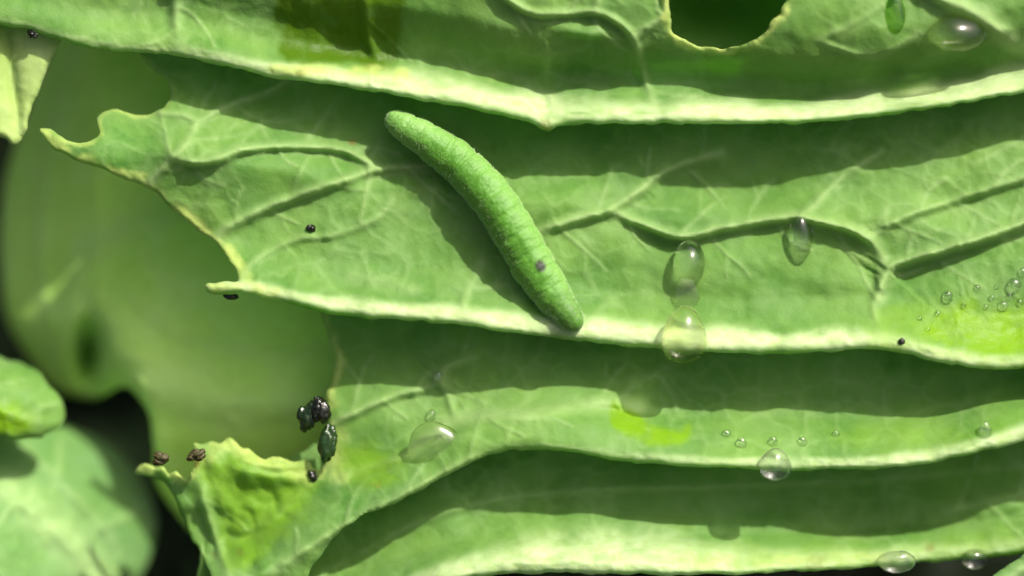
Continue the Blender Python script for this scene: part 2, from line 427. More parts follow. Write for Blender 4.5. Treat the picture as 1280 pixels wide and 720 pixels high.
# ---- leaf A: uppermost, with the round feeding hole
A_EDGE = [(-260, -10), (0, 31), (50, 41), (74, 50), (141, 64), (188, 67), (235, 72), (336, 96), (420, 108), (521, 124), (608, 141), (662, 153),
          (682, 163), (709, 156), (850, 155), (951, 156), (1038, 151), (1152, 138), (1280, 114), (1500, 60)]
hole = [(838, -30), (837, 10), (838, 34), (848, 47), (878, 57), (912, 59), (940, 51), (962, 31), (980, 6), (988, -25), (950, -48), (890, -55)]
LA = build_leaf('uppermost cabbage leaf with round feeding hole and pale midrib along its lower edge',
    A_EDGE + [(1500, -300), (1300, -620), (600, -700), (0, -600), (-260, -300)],  # upper stretch out of view, extended to shade the gaps behind
    profile(A_EDGE, [(-40, 20), (0, 27), (4, 32), (12, 31), (26, 10), (36, -16), (50, -26), (70, -16), (90, 10), (112, 32), (150, 44), (230, 46), (420, 26), (800, -60)],
        [(150, 20, 200, 90, 0, -8), (720, 40, 50, 12, 12, 12), (740, 92, 110, 16, 3, -9), (1000, 92, 130, 14, 0, -8), (1060, 30, 90, 35, 0, 4), (900, 0, 90, 60, 0, -4), (300, 60, 120, 40, 10, 14)],
        (np.array([-300, 0, 250, 420, 600, 1600]), np.array([0.2, 0.25, 0.45, 0.8, 1.0, 1.0])), tscale=(np.array([0, 880, 1010, 1300]), np.array([1.0, 1.0, 1.4, 1.4]))),
    [vein([(216, -60), (219, 0), (221, 52)], 7, 5, 0.35, 4, 25),
     vein([(440, -60), (455, 0), (461, 50), (480, 84)], 7, 5, 0.45, 3, 25),
     vein([(600, -30), (655, 13), (700, 18), (745, 16), (778, 32), (792, 50), (800, 80), (808, 105), (818, 126)], 5.5, 7, 0.6, 9, 26),
     vein([(792, 48), (808, 36), (826, 24), (832, 5), (825, -20)], 5, 5, 0.6, 5, 20),
     vein([(760, -60), (750, -20), (745, 16)], 5, 3, 0.4),
     vein([(1025, 52), (1050, 62), (1078, 71), (1105, 68), (1150, 42)], 4, 4, 0.4, 6, 26),
     vein([(1020, 52), (1060, 32), (1100, 8), (1140, -40)], 3.5, 2.5, 0.3),
     vein([(1100, -60), (1165, -8), (1210, 14), (1245, 38), (1290, 66), (1400, 90)], 12, 10, 0.8, 7, 30)],
    holes=[hole], mat=M_TOP, wet_lit_tints=[([(338, -60), (342, 0), (346, 40), (352, 72), (380, 80), (440, 80), (492, 84), (500, 50), (506, 10), (515, -60)], 4, 0.95)],  # darker olive patch towards the top of the leaf
    edges=[(hole + [hole[0]], 12, 0.9), ([(345, 88), (380, 88), (430, 88), (480, 90), (505, 92)], 10, 0.8)],
    scars=[(682, 160, 13, 0.6), (375, 92, 7, 0.4)],
    rib=ribspec([(-250, -18), (0, 26), (141, 58), (235, 66), (336, 87), (430, 98), (521, 108), (608, 122), (680, 135), (760, 142), (850, 142), (951, 142), (1038, 136), (1152, 120), (1280, 100), (1490, 50)],
                [8, 9, 10, 12, 22, 30, 32, 30, 28, 28, 30, 30], [0.15, 0.2, 0.25, 0.45, 0.9, 1, 1, 1, 1, 1, 1, 1]), seed=11)

# ---- leaf B: carries the caterpillar
B_EDGE = [(50, 165), (74, 191), (114, 207), (185, 236), (235, 277), (269, 304), (300, 350), (356, 378), (420, 394), (554, 404), (655, 418), (712, 425), (823, 436),
          (884, 440), (984, 442), (1085, 437), (1135, 443), (1186, 455), (1280, 460), (1500, 440)]
B_BITE = [(50, 160), (67, 165), (81, 176), (98, 180), (114, 178), (126, 168), (123, 148), (141, 136), (168, 143), (198, 138), (212, 118), (208, 101), (181, 74)]
B_LOW = [(50, 166), (74, 191), (114, 207), (185, 236), (235, 277), (269, 304), (306, 349)]
LB = build_leaf('chewed cabbage leaf under the caterpillar with branching veins and a torn pointed left end',
    B_BITE + [(150, 20), (160, -120), (700, -140), (1500, -140), (1500, 440), (1280, 460), (1186, 455), (1135, 443), (1085, 437), (984, 442), (884, 440), (823, 436), (712, 425), (655, 418),
              (554, 404), (420, 394), (356, 378), (302, 367), (275, 369), (257, 364), (256, 357), (275, 351), (300, 350)] + B_LOW[::-1][1:],
    profile([(40, 330), (250, 362), (356, 378)] + B_EDGE[8:], [(-40, 20), (0, 27), (4, 32), (14, 30), (44, 4), (68, -9), (120, -12), (165, -14), (206, -40), (290, -48), (450, -62), (700, -120)],
        [(905, -5, 85, 50, 0, -90), (1040, 352, 48, 20, 0, 7), (1190, 400, 110, 30, 0, 6), (250, 190, 90, 60, 20, 22), (330, 190, 110, 40, 0, 16), (100, 185, 70, 40, 20, 25), (560, 300, 90, 70, 0, -6), (740, 235, 70, 22, -18, 10),
         (780, 350, 120, 40, 0, -4), (1230, 230, 140, 50, -15, 20)],
        None),
    [vein([(186, 232), (215, 198), (235, 175), (250, 151), (290, 130), (340, 111), (380, 80)], 5, 5, 0.55, 3, 25, w1=4),
     vein([(250, 151), (225, 143), (200, 142)], 4, 4, 0.55),
     vein([(215, 198), (255, 204), (302, 188), (345, 183), (386, 184), (430, 189), (474, 211)], 6, 8, 0.65, 10, 22),
     vein([(270, 300), (285, 285), (330, 262), (400, 236), (440, 222), (475, 212), (540, 206)], 5.5, 6, 0.65, 8, 26),
     vein([(302, 345), (322, 322), (370, 300), (420, 294), (470, 274), (492, 250)], 4, 3, 0.35, 3, 25),
     vein([(578, 385), (583, 368), (592, 350), (602, 330)], 5, 3, 0.4),
     vein([(672, 290), (690, 284), (725, 274), (756, 266), (766, 260), (800, 238), (832, 214), (900, 190)], 5.5, 7, 0.65, 9, 30),
     vein([(762, 264), (800, 280), (835, 294), (860, 296), (890, 289), (934, 280), (988, 272), (1018, 277), (1060, 288), (1090, 305), (1108, 330)], 6, 9, 0.7, 15, 28, w1=8),
     vein([(1000, 268), (1016, 258), (1032, 240), (1060, 215), (1100, 190)], 4.5, 4, 0.5),
     vein([(1090, 298), (1110, 282), (1139, 268), (1180, 255), (1253, 232), (1340, 205)], 5, 5, 0.45, 9, 28),
     vein([(1098, 372), (1106, 345), (1118, 332), (1150, 322), (1186, 312), (1230, 298), (1280, 280), (1360, 255)], 7, 13, 0.75, 24, 32),
     vein([(1094, 400), (1092, 380), (1100, 355)], 5, 4, 0.4),
     vein([(1215, 205), (1245, 190), (1290, 168)], 3.5, 2.5, 0.4),
     vein([(440, 345), (470, 350), (520, 362)], 8, 3, 0.3, part=False)],
    wet_lit_tints=[([(1092, 440), (1096, 395), (1120, 378), (1160, 380), (1200, 376), (1250, 384), (1340, 380), (1340, 452), (1200, 448), (1140, 440)], 10, 0.45),
          ([(1150, 425), (1165, 395), (1200, 380), (1250, 386), (1340, 384), (1340, 440), (1210, 440)], 9, 1.0)],
    edges=[(B_LOW, 15, 0.75), (B_BITE, 6, 0.5), ([(256, 360), (302, 358), (340, 366)], 12, 0.7)],
    scars=[(440, 178, 6, 0.9), (520, 212, 30, 0.15)],
    rib=ribspec([(258, 360), (300, 358), (356, 368), (420, 380), (487, 388), (554, 392), (655, 405), (712, 410), (823, 420), (884, 424), (984, 426), (1085, 424), (1135, 432), (1186, 446), (1280, 450), (1480, 432)],
                [10, 14, 20, 22, 22, 22, 24, 24, 24, 22, 18, 14, 14, 14], [0.7, 0.9, 0.9, 0.9, 0.9, 1, 1, 1, 1, 1, 0.9, 0.6, 0.55, 0.6]), seed=23)

# ---- leaf C: below B, its left end chewed to a crumpled yellow-green flap
C_EDGE = [(-100, 960), (200, 800), (330, 722), (420, 668), (504, 624), (571, 587), (612, 569), (650, 562), (690, 562), (722, 567), (790, 577), (850, 583), (951, 587), (1065, 587), (1152, 581), (1220, 566), (1280, 552), (1500, 500)]
C_LEFT = [(400, 380), (403, 395), (410, 421), (421, 448), (415, 475), (409, 489), (407, 510), (413, 540), (408, 575), (398, 588)]
C_TOP = [(390, 584), (384, 574), (369, 575), (340, 571), (331, 574), (310, 561), (303, 562), (288, 547), (276, 556), (264, 552), (252, 555), (243, 552), (247, 574), (240, 590), (232, 600), (220, 590), (212, 592), (206, 583), (193, 585), (181, 579), (166, 589)]
_cb = [profile(C_EDGE, [(-60, 15), (0, 27), (4, 31), (12, 29), (40, 8), (62, -28), (84, -40), (150, -47), (260, -62), (400, -80)],
        [(480, 520, 70, 40, 0, 12), (300, 620, 60, 40, 20, 14), (240, 620, 30, 60, 10, 8), (200, 585, 30, 20, 0, 26), (330, 590, 60, 16, 8, 14), (330, 660, 40, 40, 0, -10), (600, 545, 80, 25, -10, 12),
         (700, 520, 60, 20, 0, 5), (1260, 530, 60, 20, -20, 6), (1050, 515, 260, 50, 0, -9)],
        None)]
def c_base(x, y):
    f = smooth(430, 340, x) * smooth(520, 580, y)
    return _cb[0](x, y) + f * (11 * fbm(x, y, 62, 811, 3) + 4 * np.abs(fbm(x, y, 30, 821, 2)))
LC = build_leaf('cabbage leaf below the caterpillar leaf, its left end chewed into a crumpled yellow flap',
    [(400, 340), (400, 380)] + C_LEFT[1:] + C_TOP + [(180, 595), (201, 600), (218, 621), (228, 648), (248, 688), (266, 728), (280, 800), (330, 800)] + C_EDGE[3:] + [(1500, 300), (900, 300)],
    c_base,
    [vein([(415, 530), (440, 518), (470, 504), (500, 493), (527, 487), (548, 476), (556, 460), (590, 445)], 5, 6, 0.55, 6, 22),
     vein([(420, 600), (455, 585), (500, 572), (540, 545), (565, 526)], 4.5, 4, 0.45, 3, 18),
     vein([(545, 470), (560, 495), (568, 520)], 5, 5, 0.4),
     vein([(556, 528), (600, 519), (655, 520), (690, 514), (716, 507), (763, 503), (800, 510)], 9, 7, 0.55, 0),
     vein([(770, 500), (800, 478), (838, 456)], 4, 2, 0.3), vein([(825, 470), (838, 490), (846, 512)], 3, 2, 0.35),
     vein([(340, 716), (420, 664), (504, 620), (571, 584), (620, 566)], 6, 6, 0.45, name='midrib'),
     vein([(250, 600), (258, 640), (275, 690), (290, 730)], 7, 7, 0.35, 5, 18),
     vein([(300, 580), (340, 590), (380, 590)], 4, -5, 0.2, 0, part=False),
     vein([(400, 592), (370, 620), (340, 650), (310, 665)], 4, 3, 0.2)],
    wet_lit_tints=[([(764, 504), (790, 512), (815, 530), (850, 540), (862, 532), (860, 552), (830, 556), (795, 548), (768, 535)], 4, 0.9),
          ([(418, 560), (440, 555), (480, 560), (505, 580), (480, 612), (430, 606)], 9, 0.6),
          ([(250, 590), (300, 572), (380, 582), (400, 600), (380, 640), (345, 680), (310, 715), (280, 700), (268, 650)], 10, 0.6),
          ([(1040, 545), (1120, 530), (1200, 535), (1290, 520), (1290, 535), (1200, 555), (1100, 562)], 12, 0.3)],
    edges=[(C_LEFT, 13, 0.75), (C_TOP, 10, 0.85), ([(242, 578), (285, 556), (340, 580), (385, 592)], 16, 0.6), ([(166, 589), (205, 592), (230, 602)], 8, 0.6), ([(405, 500), (420, 540), (425, 590)], 18, 0.5)],
    scars=[(204, 574, 8, 0.5), (244, 574, 11, 0.8), (474, 608, 7, 0.35), (300, 690, 6, 0.3), (270, 695, 5, 0.3)],
    rib=ribspec([(640, 557), (700, 558), (790, 570), (850, 575), (951, 578), (1065, 578), (1152, 572), (1220, 556), (1280, 542), (1480, 495)],
                [4, 8, 10, 13, 15, 15, 15, 15, 14], [0.2, 0.3, 0.45, 0.8, 0.9, 0.9, 0.85, 0.8, 0.8]), seed=37, rough=1.8)

# ---- leaf D: lowest of the stack
D_EDGE = [(-50, 900), (240, 830), (400, 780), (520, 738), (598, 721), (700, 717), (850, 719), (984, 715), (1085, 710), (1152, 703), (1280, 690), (1500, 640)]
LD = build_leaf('lowest cabbage leaf of the overlapping stack, mostly shaded with a pale lower edge, its glare painted in',
    [(270, 640), (240, 830)] + D_EDGE[2:] + [(1500, 480), (900, 480), (500, 520), (350, 580)],
    profile(D_EDGE, [(-60, 8), (0, 18), (4, 23), (14, 21), (30, 4), (48, -28), (76, -46), (140, -52), (260, -70)],
        [(680, 676, 110, 34, 0, 12), (930, 690, 30, 18, 0, -6), (1180, 680, 240, 90, 0, -54), (1400, 700, 200, 120, 0, -20), (1250, 635, 40, 18, -15, 12), (420, 690, 90, 70, 0, -14)], None),
    [vein([(330, 760), (450, 690), (560, 640), (700, 615), (900, 608), (1100, 600), (1300, 580)], 4, 2, 0.3, 2, 20),
     vein([(1180, 640), (1230, 628), (1300, 612)], 5, 3, 0.4)],
    wet_lit_tints=[([(860, 690), (940, 684), (1080, 690), (1180, 676), (1290, 672), (1290, 684), (1150, 698), (980, 708), (860, 710)], 12, 0.35)],
    edges=[([(870, 705), (1000, 700), (1100, 696)], 10, 0.35)],
    scars=[(1163, 684, 8, 0.5), (1020, 704, 16, 0.25)],
    rib=ribspec([(520, 728), (598, 708), (700, 702), (850, 706), (984, 704), (1085, 699), (1152, 692), (1280, 678), (1480, 630)],
                [20, 54, 70, 54, 30, 22, 18, 18], [0.5, 0.95, 1.0, 0.9, 0.6, 0.5, 0.55, 0.6]), seed=51)  # broad pale middle of the rib also paints the glare into its colour

# ---- leaf E: big smooth leaf behind, out of focus
def e_base(x, y):
    d = -190 + 0 * x
    g = lambda bx, by, rx, ry, am: am * np.exp(-((x - bx) / rx) ** 2 - ((y - by) / ry) ** 2)
    d = d + g(60, 230, 80, 200, 0) + g(320, 470, 160, 90, 45) + g(260, 330, 90, 60, 14)
    d = d - 1.1 * np.maximum(0, 122 - x) - 120 * smooth(390, 520, y) * smooth(190, 90, x)
    c = catmull([(280, 235), (200, 258), (140, 300), (116, 370), (112, 470)], 8)
    q, vx, vy, t = polydist(x, y, c)
    d = d - 16 * np.exp(-(q / 30) ** 2) - g(112, 438, 13, 30, 170)
    return d - 60 * smooth(540, 660, y)
LE = build_leaf('large smooth olive green leaf out of focus behind the chewed left ends',
    [(66, 40), (64, 65), (45, 110), (22, 170), (6, 230), (0, 290), (2, 350), (10, 401), (30, 438), (54, 472), (78, 490), (120, 497), (158, 484), (186, 517), (192, 557), (205, 620), (300, 700), (470, 660), (500, 380), (480, -60), (250, -80), (90, -60)],
    e_base, [vein([(128, 410), (165, 462), (240, 500), (330, 512), (420, 500)], 24, 10, 0.35), vein([(240, 262), (170, 275), (112, 315), (92, 370), (92, 420)], 18, 8, 0.3), vein([(90, 60), (60, 200), (50, 330), (70, 440)], 10, 4, 0.2), vein([(420, 430), (330, 440), (230, 420), (160, 370)], 9, 3, 0.2)], mat=M_BACK, fine=5, retk=0.1, rough=1.0, jag=0.4, rim=14, thick=12, seed=67)  # first two broad bands are fold highlights painted into the colour, not veins

# ---- left-hand small leaves
def dome(bx, by, rx, ry, d0, am, tilt=(0, 0)):
    return lambda x, y: d0 + am * (1 - ((x - bx) / rx) ** 2 - ((y - by) / ry) ** 2) + tilt[0] * (x - bx) + tilt[1] * (y - by)
LF = build_leaf('domed blue green leaf in the bottom left corner with a wide pale vein',
    [(-200, 520), (-60, 548), (0, 540), (60, 533), (104, 538), (151, 566), (181, 606), (195, 643), (192, 682), (172, 730), (120, 830), (-50, 900), (-220, 800)],
    dome(0, 690, 180, 150, -150, 90, (-0.55, 0.25)),
    [vein([(-120, 520), (0, 602), (60, 650), (110, 700), (150, 760)], 22, 9, 0.5, 6, 40), vein([(30, 560), (70, 600), (120, 650), (150, 690)], 6, 4, 0.25, 4, 25), vein([(50, 640), (70, 600), (75, 550)], 5, 4, 0.3, 5, 20), vein([(95, 688), (130, 660), (170, 640)], 5, 4, 0.3, 5, 20), vein([(20, 625), (-20, 680), (-30, 740)], 5, 4, 0.3, 4, 20)], mat=M_YOUNG, fine=4, rough=4.0, rim=9, retk=0.5, seed=71)
LG = build_leaf('small rounded leaf at the left edge below the dark gap',
    [(-160, 430), (-40, 430), (0, 446), (32, 456), (60, 478), (82, 508), (74, 536), (34, 549), (0, 545), (-60, 550), (-170, 520)],
    dome(0, 520, 90, 60, -85, 50, (0, 0.2)), [vein([(-80, 480), (0, 512), (40, 528)], 9, 5, 0.4, 4, 20)], mat=M_LEAF, fine=4, rough=9.0, rim=8, seed=73, jag=3.0,
    wet_lit_tints=[([(-60, 495), (10, 505), (38, 530), (20, 546), (-60, 548)], 9, 0.95)])  # not damp: the sunlit yellow lower part, painted into the colour
LI = build_leaf('pale folded leaf strip in the top left corner',
    [(-200, -60), (100, -60), (90, 30), (72, 60), (50, 105), (36, 146), (28, 172), (14, 180), (-4, 170), (-100, 190), (-200, 210)],
    lambda x, y: -30 + 14 * np.abs(smooth(0, 1, (x - 8 - (y - 40) * 0.12) / 50 + 0.5) - 0.5) + 0 * y,
    [vein([(2, -40), (8, 40), (17, 110), (24, 165)], 5, -6, 0.0, part=False)], mat=M_PALE, fine=4, rough=1.0, rim=8, seed=79)
LJ = build_leaf('pale green leaf tip crossing the bottom right corner',
    [(1225, 745), (1252, 714), (1280, 694), (1320, 668), (1420, 640), (1500, 700), (1400, 800), (1260, 800)],
    lambda x, y: 46 - 0.25 * np.abs((x - 1260) * 0.62 + (y - 722)) + 0 * y, [vein([(1235, 745), (1290, 704), (1400, 650)], 7, 6, 0.5)], mat=M_YOUNG, fine=4, rough=1.0, rim=6, seed=83)
LK = build_leaf('added near-black sheet behind the leaves, gap shade painted into its colour',
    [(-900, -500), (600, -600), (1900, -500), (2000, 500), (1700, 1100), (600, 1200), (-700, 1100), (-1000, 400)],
    lambda x, y: -620 + 0.35 * (360 - y) * -1 - 0.00012 * (x - 640) ** 2, [vein([(-800, 700), (200, 560), (1500, 300)], 30, 15, 0.3)], mat=M_GAP_SHADE, fine=24, coarse=40, rough=12, rim=20, thick=14, seed=89)  # sheet added behind everything so the gaps look dark
LEAVES = dict(A=LA, B=LB, C=LC, D=LD, E=LE)

# ------------------------------------------------------------------ caterpillar
def caterpillar():
    m, nt, out = new_mat('caterpillar_skin'); L = nt.links.new
    geo = nt.nodes.new('ShaderNodeNewGeometry'); pos = geo.outputs['Position']
    at = lambda k: N(nt, 'ShaderNodeAttribute', attribute_name=k).outputs['Fac']
    n1 = N(nt, 'ShaderNodeTexNoise', Scale=1400.0, Detail=4.0, Roughness=0.7); L(pos, n1.inputs['Vector'])
    vo = N(nt, 'ShaderNodeTexVoronoi', Scale=3200.0); L(pos, vo.inputs['Vector'])
    c = mixc(nt, n1.outputs['Fac'], (0.032, 0.145, 0.0005), (0.075, 0.235, 0.003))
    c = mixc(nt, at('pale_flank'), c, (0.17, 0.33, 0.075))
    sp = nt.nodes.new('ShaderNodeMapRange'); sp.inputs['From Min'].default_value = 0.12; sp.inputs['From Max'].default_value = 0.3; sp.inputs['To Min'].default_value = 0.32; sp.inputs['To Max'].default_value = 0
    L(vo.outputs['Distance'], sp.inputs['Value']); c = mixc(nt, sp.outputs[0], c, (0.20, 0.38, 0.08))
    c = mixc(nt, at('crease'), c, (0.09, 0.27, 0.015)); c = mixc(nt, at('line'), c, (0.30, 0.48, 0.08)); c = mixc(nt, at('spot'), c, (0.012, 0.02, 0.006)); c = mixc(nt, at('head'), c, (0.05, 0.13, 0.012))
    b = nt.nodes.new('ShaderNodeBsdfPrincipled'); L(c, b.inputs['Base Color']); b.inputs['Roughness'].default_value = 0.6
    b.inputs['Subsurface Weight'].default_value = 0.25; b.inputs['Subsurface Radius'].default_value = (0.5, 1.0, 0.2); b.inputs['Subsurface Scale'].default_value = 0.0009
    b.inputs['Sheen Weight'].default_value = 0.25; b.inputs['Sheen Roughness'].default_value = 0.4
    bu = N(nt, 'ShaderNodeBump', Strength=0.4, Distance=0.00016); L(math_n(nt, 'SUBTRACT', n1.outputs['Fac'], math_n(nt, 'MULTIPLY', vo.outputs['Distance'], 0.6)), bu.inputs['Height']); L(bu.outputs[0], b.inputs['Normal'])
    L(b.outputs[0], out.inputs['Surface'])
    cl = catmull([(486, 146), (508, 160), (540, 180), (577, 207), (612, 244), (640, 286), (664, 328), (690, 368), (708, 392), (724, 409)], 1.2)
    seg = np.r_[0, np.cumsum(np.linalg.norm(np.diff(cl, axis=0), axis=1))]; t = seg / seg[-1]
    R = np.interp(t, [0, 0.02, 0.06, 0.14, 0.26, 0.42, 0.6, 0.75, 0.86, 0.94, 0.98, 1.0], [8, 14, 17.5, 21, 24.5, 26.5, 27, 26.3, 23.4, 18, 14, 6])
    k = np.exp(-np.linspace(-2, 2, 11) ** 2); k /= k.sum(); R = np.convolve(np.pad(R, 5, mode='edge'), k, 'valid')
    nseg = 13; ph = (t * nseg) % 1.0
    crease = np.exp(-(np.minimum(ph, 1 - ph) / 0.13) ** 2) * smooth(0.02, 0.1, t) * smooth(1, 0.95, t)
    fold = 0.5 + 0.5 * np.cos(ph * 2 * np.pi * 6)
    base_h = np.array([LB.h(x, y) for x, y in cl[::8]]); base_h = np.interp(t, t[::8][:len(base_h)], base_h)
    base_h = np.convolve(np.pad(base_h, 20, mode='edge'), np.ones(41) / 41, 'valid')
    lift = np.interp(t, [0, 0.1, 0.3, 0.5, 0.7, 1], [25, 22, 13, 6, 1, -2])
    cen_d = base_h + R * 0.92 + lift
    C = P(cl[:, 0], cl[:, 1], cen_d)
    tan = np.gradient(C, axis=0); tan /= np.linalg.norm(tan, axis=1, keepdims=True)
    nor = -FWD[None] - (tan @ -FWD)[:, None] * tan; nor /= np.linalg.norm(nor, axis=1, keepdims=True)
    bi = np.cross(tan, nor)                                # points across the body
    na = 56; ang = np.arange(na) / na * 2 * np.pi
    V = []; att = {k2: [] for k2 in ('pale_flank', 'crease', 'line', 'spot', 'head')}
    nb = bi[0] @ UP
    for i in range(len(cl)):
        ca, sa = np.cos(ang), np.sin(ang)                  # angle 0 = towards the camera
        bulge = 1 - 0.052 * crease[i] * (0.6 + 0.4 * ca) + 0.012 * fold[i]
        lat = 1 + 0.05 * np.exp(-((np.abs(np.angle(np.exp(1j * ang))) - 1.75) / 0.3) ** 2) * (0.4 + 0.6 * math.sin(math.pi * ph[i]))
        nz = 1 + 0.02 * vnoise(np.full(na, t[i] * 300.0), ang * 9, 2.4, 401) + 0.04 * vnoise(np.full(na, t[i] * 300.0), ang * 9, 9.0, 402)
        r = R[i] * S * bulge * lat * nz
        flat = np.where(ca < -0.5, 0.88, 1.0)
        V.append(C[i] + (nor[i][None] * (ca * flat)[:, None] + bi[i][None] * sa[:, None]) * r[:, None])
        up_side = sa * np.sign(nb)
        att['pale_flank'].append(np.clip(0.03 + 0.62 * smooth(0.0, 0.95, up_side) + 0.5 * smooth(0.22, 0.0, t[i]), 0, 0.9)); att['crease'].append(np.full(na, 0.3 * crease[i]))  # paler towards the upper flank and the upper end
        att['line'].append(0.35 * np.exp(-((ang - np.pi - np.sign(np.pi - ang) * (np.pi - 0.0)) / 0.06) ** 2) + 0.25 * np.exp(-((np.abs(np.angle(np.exp(1j * ang))) - 1.5) / 0.07) ** 2))
        px_off = ((t[i] - 0.752) * seg[-1], R[i] * (np.angle(np.exp(1j * ang)) * np.sign(nb) - 0.30))
        att['spot'].append(smooth(8.5, 5.0, np.hypot(px_off[0], px_off[1]))); att['head'].append(np.full(na, smooth(0.80, 0.97, t[i]) * 0.95 * (0.6 + 0.5 * vnoise(np.full(na, t[i] * 300.0), ang * 9, 2.2, 404))))
    n = len(cl); V = np.concatenate(V); F = []
    for i in range(n - 1):
        for j in range(na):
            F.append((i * na + j, i * na + (j + 1) % na, (i + 1) * na + (j + 1) % na, (i + 1) * na + j))
    V = np.concatenate([V, C[:1] - tan[:1] * 1.0 * S, C[-1:] + tan[-1:] * 1.0 * S])
    for j in range(na):
        F.append((n * na, (j + 1) % na, j)); F.append((n * na + 1, (n - 1) * na + j, (n - 1) * na + (j + 1) % na))
    at_ = {k2: np.r_[np.concatenate(v), 0, 0] for k2, v in att.items()}
    # prolegs and true legs hang from the belly, part of the same skin
    for tt in (0.46, 0.54, 0.62, 0.70, 0.86, 0.90, 0.94):
        i = int(np.searchsorted(t, tt))
        for sgn in (-1, 1):
            c0 = C[i] - nor[i] * R[i] * S * 0.6 + bi[i] * sgn * R[i] * S * 0.72; v0 = len(V)
            rr = 5.5 if tt < 0.8 else 3.0; ring = []
            for kk, (dz, rs) in enumerate(((0, 1.2), (8, 1.0), (13, 0.8), (15, 0.3))):
                for j in range(10):
                    a = j / 10 * 2 * np.pi
                    ring.append(c0 - nor[i] * dz * S + (tan[i] * np.cos(a) + bi[i] * np.sin(a)) * rr * rs * S)
            V = np.concatenate([V, np.array(ring)])
            for kk in range(3):
                for j in range(10): F.append((v0 + kk * 10 + j, v0 + kk * 10 + (j + 1) % 10, v0 + kk * 10 + 10 + (j + 1) % 10, v0 + kk * 10 + 10 + j))
            F.append(tuple(v0 + 30 + j for j in range(10)))
            for k2 in at_: at_[k2] = np.r_[at_[k2], np.zeros(40)]
    mid = C[n // 2]
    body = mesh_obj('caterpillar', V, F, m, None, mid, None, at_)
    tag(body, 'plump green caterpillar with one dark spot lying diagonally across the chewed leaf', 'caterpillar')
    # short fine hairs
    hm, hnt, ho = new_mat('caterpillar_hair'); hb = hnt.nodes.new('ShaderNodeBsdfPrincipled'); hb.inputs['Base Color'].default_value = (0.40, 0.55, 0.28, 1); hb.inputs['Roughness'].default_value = 0.5
    hnt.links.new(hb.outputs[0], ho.inputs['Surface'])
    HV = []; HF = []
    for _ in range(1500):
        i = RNG.integers(4, n - 4); a = RNG.uniform(-2.0, 2.0); ax = nor[i] * math.cos(a) + bi[i] * math.sin(a)
        p = C[i] + ax * R[i] * S * 0.97; ln_ = RNG.uniform(1.2, 4.0) * S
        dr = ax + tan[i] * RNG.normal(0, 0.35) + bi[i] * RNG.normal(0, 0.3); dr /= np.linalg.norm(dr); sd_ = np.cross(dr, tan[i]); sd_ /= np.linalg.norm(sd_) + 1e-9
        s2 = np.cross(dr, sd_); w = 0.28 * S; v0 = len(HV)
        HV += [p + sd_ * w, p - sd_ * 0.5 * w + s2 * 0.87 * w, p - sd_ * 0.5 * w - s2 * 0.87 * w, p + dr * ln_]
        HF += [(v0, v0 + 1, v0 + 3), (v0 + 1, v0 + 2, v0 + 3), (v0 + 2, v0, v0 + 3)]
    h = mesh_obj('hair', np.array(HV), HF, hm, body, mid); h['kind'] = 'stuff'
caterpillar()

# ------------------------------------------------------------------ water drops
def water(name, tint=(1, 1, 1), clear=0.3):
    m, nt, out = new_mat(name); L = nt.links.new
    b = nt.nodes.new('ShaderNodeBsdfGlass'); b.inputs['Color'].default_value = (*tint, 1); b.inputs['IOR'].default_value = 1.333; b.inputs['Roughness'].default_value = 0.0
    t = nt.nodes.new('ShaderNodeBsdfTransparent'); t.inputs[0].default_value = (*[c ** 0.5 for c in tint], 1)
    ms = nt.nodes.new('ShaderNodeMixShader'); ms.inputs[0].default_value = 1 - clear; L(t.outputs[0], ms.inputs[1]); L(b.outputs[0], ms.inputs[2])
    g = nt.nodes.new('ShaderNodeBsdfGlossy'); g.inputs['Roughness'].default_value = 0.17
    m2 = nt.nodes.new('ShaderNodeMixShader'); m2.inputs[0].default_value = 0.04; L(ms.outputs[0], m2.inputs[1]); L(g.outputs[0], m2.inputs[2]); L(m2.outputs[0], out.inputs['Surface']); return m
M_W = water('water', clear=0.3); M_WC = water('clear_water', clear=0.0); M_WG = water('green_water', (1.0, 1.0, 0.88), 0.35); M_WD = water('dark_green_water', (0.40, 0.62, 0.14), 0.85)

def drop(label, leaf, px, py, rx, ry, rd, mat=None, sag=0.0, ang=0.0, d=None, sink=0.35, group='water drops on the cabbage leaves'):
    """a bead of water: flattened where it sits, heavier towards its lower end"""
    d0 = (leaf.h(px, py) if d is None else d) + rd * (1 - sink) * 0.55
    nu, nv_ = 28, 18; V = []; F = []
    ca, sa = math.cos(math.radians(ang)), math.sin(math.radians(ang))
    for i in range(nv_ + 1):
        th = math.pi * i / nv_
        for j in range(nu):
            f = 2 * math.pi * j / nu
            x, y, z = math.sin(th) * math.cos(f), math.cos(th), math.sin(th) * math.sin(f)      # y up the picture
            w = 1 - sag * y; wob = 1 + 0.05 * vnoise(np.array([x * 2 + px]), np.array([y * 2 + z]), 1.1, 77)[0]
            z2 = z if z > 0 else z * 0.6
            V.append((px + (x * rx * w * ca + y * ry * sa) * wob, py - (y * ry * ca - x * rx * w * sa) * wob, d0 + z2 * rd * w * wob))
    for i in range(nv_):
        for j in range(nu):
            F.append((i * nu + j, i * nu + (j + 1) % nu, (i + 1) * nu + (j + 1) % nu, (i + 1) * nu + j))
    V = np.array(V); W = P(V[:, 0], V[:, 1], V[:, 2])
    o = mesh_obj('water_drop', W, F, mat or M_W, None, P1(px, py, d0)); o.data.validate()
    return tag(o, label, 'water drop', group)

